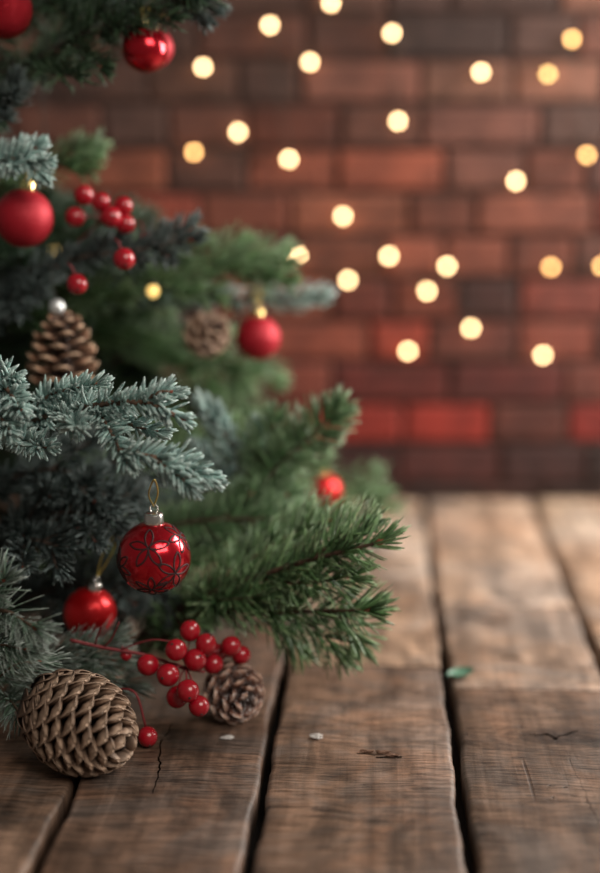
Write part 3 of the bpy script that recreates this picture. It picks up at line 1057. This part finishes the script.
def bauble(label, centre, r, material, cap='cap_silver', thread=None, flowers=None, tilt=(0, 0), group=None, swirl=False):
    centre = np.asarray(centre, float)
    o = thing('christmas_bauble', label, 'bauble', centre, group)
    Rm = axis_matrix((tilt[0], tilt[1], 1.0))
    mb = MB()
    v, q, t = sphere_arrays(r, 48, 32)
    mb.add(v @ Rm.T, q, t)
    mats = [material]
    if flowers:
        mats.append(M['dark_line'])
        for fl in flowers:
            flower_lines(mb, r, *fl)
    mb.build('ball', mats, o)
    # ribbed cap
    cb = MB()
    cr, ch = r * 0.25, r * 0.30
    z0 = r * 0.965
    prof = [(cr * 0.98, z0 - r * 0.03), (cr * 1.04, z0 + ch * 0.12), (cr, z0 + ch * 0.25), (cr * 0.98, z0 + ch * 0.85), (cr * 0.85, z0 + ch), (0, z0 + ch * 1.05)]
    v, q, t = lathe_arrays(prof, 32)
    ang = np.arctan2(v[:, 1], v[:, 0])
    k = np.where(v[:, 2] < z0 + ch * 0.9, 1 + 0.06 * np.cos(ang * 16), 1)
    v[:, 0] *= k
    v[:, 1] *= k
    cb.add(v @ Rm.T, q, t)
    cap_o = cb.build('cap', M[cap], o)
    lb = MB()
    a = np.linspace(0, 2 * math.pi, 20)
    lp = np.stack([r * 0.11 * np.cos(a), 0 * a, z0 + ch * 1.05 + r * 0.10 + r * 0.11 * np.sin(a)], 1) @ Rm.T
    add_tube(lb, lp, r * 0.022, 6)
    lb.build('loop', M[cap], cap_o)
    if thread is not None:
        tb_ = MB()
        p0 = np.array([0, 0, z0 + ch * 1.05 + r * 0.16]) @ Rm.T
        e = np.asarray(thread, float) - centre
        w = nrm(np.cross(e - p0, (0, 1, 0))) * 0.0045
        back = np.array([0, 0.004, 0])
        add_tube(tb_, smooth_path([p0, p0 * 0.55 + e * 0.45 + w, e + back * 0.3, p0 * 0.5 + e * 0.5 - w * 0.7 + back, p0 + [0, 0.001, 0]], 30), 0.0007, 6)
        tb_.build('thread', M['gold_thread'], o)
    return o


bauble('glossy red bauble with dark star lines hanging by a gold thread', at(154, 557, 1.19), 0.0325, M['red_gloss'], thread=at(154, 480, 1.17),
       flowers=[((-0.05, -0.86, 0.50), 0.66, 5, 0.35), ((0.62, -0.72, -0.22), 0.66, 5, 0.1), ((-0.85, -0.45, -0.1), 0.55, 6, 0.7), ((0.0, -0.75, -0.75), 0.55, 6, 0.5), ((0.75, -0.2, 0.65), 0.55, 6, 0.9)], tilt=(0.02, -0.04))
bauble('plain satin red bauble low on the tree above the frosted sprigs', at(90, 613, 1.30), 0.0258, M['red_satin'], thread=at(120, 528, 1.31), tilt=(0.22, -0.05))
bauble('matte red bauble with gold cap at the left edge beside berries', at(24, 218, 1.40), 0.0290, M['red_matte'], 'cap_gold', thread=at(33, 165, 1.40), tilt=(0.16, 0))
bauble('matte red bauble at the right tip of the green branch before bricks', at(258, 338, 1.55), 0.0250, M['red_matte'], 'cap_gold', thread=at(258, 288, 1.56))
bauble('shiny red bauble under the dark top branch, in front of another', at(145, 49, 1.42), 0.0228, M['red_gloss'], 'cap_gold', thread=at(148, 8, 1.43))
bauble('dull red bauble half hidden behind the shiny one at the top', at(154, 48, 1.49), 0.0200, M['red_matte'], 'cap_gold', thread=at(162, 10, 1.48))
bauble('glittery red bauble cut off in the top left corner', at(4, 10, 1.40), 0.0270, M['red_glitter'], 'cap_gold', thread=at(6, -45, 1.42))
bauble('red bauble half hidden behind green needles near the plank floor', at(324, 492, 1.64), 0.0225, M['red_satin'], 'cap_gold', thread=at(318, 458, 1.60))


# ------------------------------------------------------------------ berries
def berry(parent, centre, r, facing, stem_from):
    centre = np.asarray(centre, float)
    mb = MB()
    v, q, t = sphere_arrays(r, 26, 18, 1.04)
    Rm = axis_matrix(facing)
    v = v + 0
    mb.add(v @ Rm.T, q, t)
    d = nrm(facing)
    ev, eq, et = sphere_arrays(r * 0.13, 10, 6, 0.5)
    mb.add(ev @ Rm.T + d * r * 1.03, eq, et, mat=1)
    mb.v = [x + centre - np.array(parent.location) for x in mb.v]
    b = mb.build('berry', [M['berry'], M['berry_eye']], parent)
    if stem_from is not None:
        sb = MB()
        p0 = np.asarray(stem_from, float)
        p1 = centre - d * r * 0.95
        mid = (p0 + p1) / 2 + np.array([0, 0, 0.004])
        add_tube(sb, smooth_path([p0, mid, p1], 12) - np.array(parent.location), 0.0009, 6)
        sb.build('stalk', M['berry_stem'], parent)
    return b


bs = thing('berry_sprig', 'sprig of glossy red berries lying on the planks beside the frosted cone', 'berries', ground(170, 712))
st = MB()
main = smooth_path(px((70, 640, 1.23), (105, 648, 1.23), (150, 656, 1.23), (182, 668, 1.225), (205, 672, 1.225)), 24)
add_tube(st, main, np.linspace(0.0017, 0.0012, 24), 7)
add_tube(st, smooth_path(px((104, 647, 1.23), (112, 638, 1.225), (119, 622, 1.22)), 8), 0.0009, 6)
add_tube(st, smooth_path(px((95, 645, 1.23), (98, 634, 1.225), (102, 626, 1.22)), 8), 0.0007, 6)
add_tube(st, smooth_path(px((120, 650, 1.23), (150, 640, 1.225), (175, 642, 1.22)), 10), 0.0008, 6)
child(st, 'stem', M['berry_stem'], bs)
hub = at(186, 668, 1.228)
for x, y, Y, rp in [(190, 631, 1.235, 10.5), (206, 644, 1.228, 10.5), (231, 646, 1.242, 10.0), (176, 650, 1.215, 11), (148, 665, 1.215, 11), (195, 660, 1.222, 11.5), (168, 675, 1.203, 11.5),
                    (188, 691, 1.192, 11.5), (177, 697, 1.208, 11), (199, 706, 1.193, 10.5), (217, 653, 1.255, 9.5), (213, 664, 1.238, 10), (241, 655, 1.26, 9.5)]:
    p = at(x, y, Y)
    r_ = rp / (F / (Y * CP + (H - p[2]) * SP))
    p[2] = max(p[2], r_ * 1.02)
    dd = nrm(p - hub + np.array([0, -0.006, 0.0]) + rng.normal(0, 0.006, 3))
    berry(bs, p, r_, dd, hub)
p = at(126, 655, 1.235)
berry(bs, p, 0.0055, (0.6, -0.6, -0.5), at(122, 650, 1.235))

p2 = at(147, 717, 1.195)
p2[2] = 0.0094
b1 = thing('berry_twig', 'single red berry on a curved red stalk beside the big pine cone', 'berries', ground(145, 728))
berry(b1, p2, 0.0092, (0.25, -0.75, -0.55), None)
sb = MB()
add_tube(sb, smooth_path(px((108, 692, 1.215), (120, 689, 1.21), (136, 694, 1.20)) + [p2 + np.array([-0.002, 0.004, 0.0085])], 16), 0.0011, 6)
child(sb, 'stalk', M['berry_stem'], b1)

us_ = thing('berry_sprig', 'blurred bunch of red berries on the tree right of the matte bauble', 'berries', at(105, 228, 1.44))
hub = at(100, 222, 1.46)
st = MB()
add_tube(st, smooth_path(px((60, 262, 1.48), (80, 240, 1.47), (100, 222, 1.46), (112, 212, 1.45)), 14), 0.0013, 6)
child(st, 'stem', M['berry_stem'], us_)
for x, y, Y, rp in [(84, 195, 1.44, 9.5), (101, 202, 1.425, 9), (123, 206, 1.43, 9), (75, 217, 1.43, 9.5), (111, 217, 1.415, 10), (125, 224, 1.43, 9.5)]:
    p = at(x, y, Y)
    berry(us_, p, rp / 930.0, nrm(p - hub + [0, -0.004, 0]), hub)
for lab, (x, y, Y, rp) in [('single blurred red berry at the frosted twig below the berry bunch', (124, 259, 1.37, 10)),
                           ('single red berry hanging on the tree above the hanging pine cone', (77, 284, 1.36, 9.5)),
                           ('single faint red berry among frosted needles right of the bunch', (147, 240, 1.45, 8))]:
    p = at(x, y, Y)
    bt = thing('berry_twig', lab, 'berries', p)
    berry(bt, p, rp / 930.0, (0.2, -0.8, -0.4), p + np.array([-0.012, 0.022, 0.018]))


# ------------------------------------------------------------------ fairy lights
def string_lights(label, pts, Y, r, order, default, wire_back=0.004):
    o = thing('string_lights', label, 'string lights', at(*pts[order[0]][:2], Y if not callable(Y) else Y(order[0])))
    w = MB()
    P = [at(x[0], x[1], Y if not callable(Y) else Y(i)) for i, x in enumerate(pts)]
    path = []
    for a, b in zip(order[:-1], order[1:]):
        sag = np.array([0, 0.0, -0.06 * np.linalg.norm(P[b] - P[a])])
        for s in np.linspace(0, 1, 10)[:-1]:
            path.append(P[a] * (1 - s) + P[b] * s + sag * 4 * s * (1 - s) + np.array([0, wire_back, r * 1.3]))
    path.append(P[order[-1]] + np.array([0, wire_back, r * 1.3]))
    add_tube(w, path, 0.0009, 5)
    child(w, 'wire', M['wire'], o)
    for i, x in enumerate(pts):
        k = x[2] if len(x) > 2 else default
        b = MB()
        v, q, t = sphere_arrays(r, 14, 10, 1.15)
        b.add(v + P[i], q, t)
        bo = child(b, 'bulb', M[k], o)
        s_ = MB()
        v, q, t = lathe_arrays([(0, r * 1.0), (r * 0.55, r * 1.0), (r * 0.5, r * 1.9), (0, r * 1.95)], 10)
        s_.add(v + P[i], q, t)
        child(s_, 'socket', M['wire'], bo)
    return o


wl = [(203, 67), (238, 132), (194, 152, 'bulb_amber'), (289, 159), (270, 25), (310, 62), (331, 3), (392, 33), (398, 121), (481, 72), (548, 74, 'bulb_dim'), (572, 39, 'bulb_amber'),
      (587, 155, 'bulb_amber'), (516, 181), (343, 216), (298, 256), (348, 280), (389, 256), (427, 291), (447, 266), (471, 328), (408, 351), (543, 355), (551, 267, 'bulb_amber'), (602, 266, 'bulb_amber')]
string_lights('string of glowing warm fairy lights draped across the brick wall', wl, WALL_Y - 0.008, 0.0042, list(range(len(wl))), 'bulb_white')
tl = [(36, 58), (54, 252), (153, 291)]
string_lights('short strand of dim gold fairy lights among the tree branches', tl, lambda i: (1.64, 1.58, 1.50)[i], 0.0062, [0, 1, 2], 'bulb_faint', 0.012)


# ------------------------------------------------------------------ small things on the planks
def small_leaf():
    g = ground(460, 676)
    mb = MB()
    NU, NV = 5, 9
    V = np.zeros((2, NV, NU, 3))
    for side in (0, 1):
        for i, s in enumerate(np.linspace(0, 1, NV)):
            hw = 0.0115 * math.sin(math.pi * min(0.985, 0.03 + s * 0.95)) ** 0.8
            for j, u in enumerate(np.linspace(-1, 1, NU)):
                V[side, i, j] = (-0.013 + 0.028 * s, hw * u, 0.0026 + 0.0035 * abs(u) + 0.004 * s * s + (0.0004 if side == 0 else 0))
    q = []
    m = NV * NU
    for i in range(NV - 1):
        for j in range(NU - 1):
            b = i * NU + j
            q += [(b, b + NU, b + NU + 1, b + 1), (m + b, m + b + 1, m + b + NU + 1, m + b + NU)]
    rim = [i * NU for i in range(NV)] + [(NV - 1) * NU + j for j in range(1, NU)] + [i * NU + NU - 1 for i in range(NV - 2, -1, -1)] + [j for j in range(NU - 2, 0, -1)]
    for x in range(len(rim)):
        y = (x + 1) % len(rim)
        q.append((rim[x], rim[y], m + rim[y], m + rim[x]))
    V = V.reshape(-1, 3)
    V[:, 2] -= V[:, 2].min()
    mb.add(V, q)
    o = mb.build('leaf', M['leaf'])
    o.location = tuple(g)
    o.rotation_euler = (0, 0, 0.25)
    tag(o, 'small green leaf lying over the gap between two planks', 'leaf')


small_leaf()


def crumb(name, label, cat, px_, py_, size, material, group=None, seed=0, flat=0.4):
    r = np.random.default_rng(seed)
    mb = MB()
    v, q, t = sphere_arrays(1.0, 9, 7)
    v = v * (1 + 0.25 * r.normal(0, 1, (len(v), 1))) * np.array([size[0], size[1], size[2]])
    v[:, 2] -= v[:, 2].min()
    mb.add(v, q, t)
    o = mb.build(name, material, smooth=False)
    o.location = tuple(ground(px_, py_) + [0, 0, -0.0008])
    tag(o, label, cat, group)
    return o


crumb('snow_crumb', 'white crumb of snow on the plank before the frosted cone', 'snow', 228, 738, (0.006, 0.004, 0.0012), M['snow'], seed=1)
crumb('snow_crumb', 'pale speck of snow on the middle plank right of the gap', 'snow', 317, 738, (0.006, 0.003, 0.002), M['snow'], seed=2)
for i, (x, y, sx) in enumerate([(368, 752, 0.008), (383, 753, 0.006), (392, 756, 0.007)]):
    crumb('wood_chip', 'thin dark splinter of wood lying on the middle plank', 'wood chip', x, y, (sx, 0.0022, 0.0014), M['chip'], 'splinters on the middle plank', seed=5 + i)
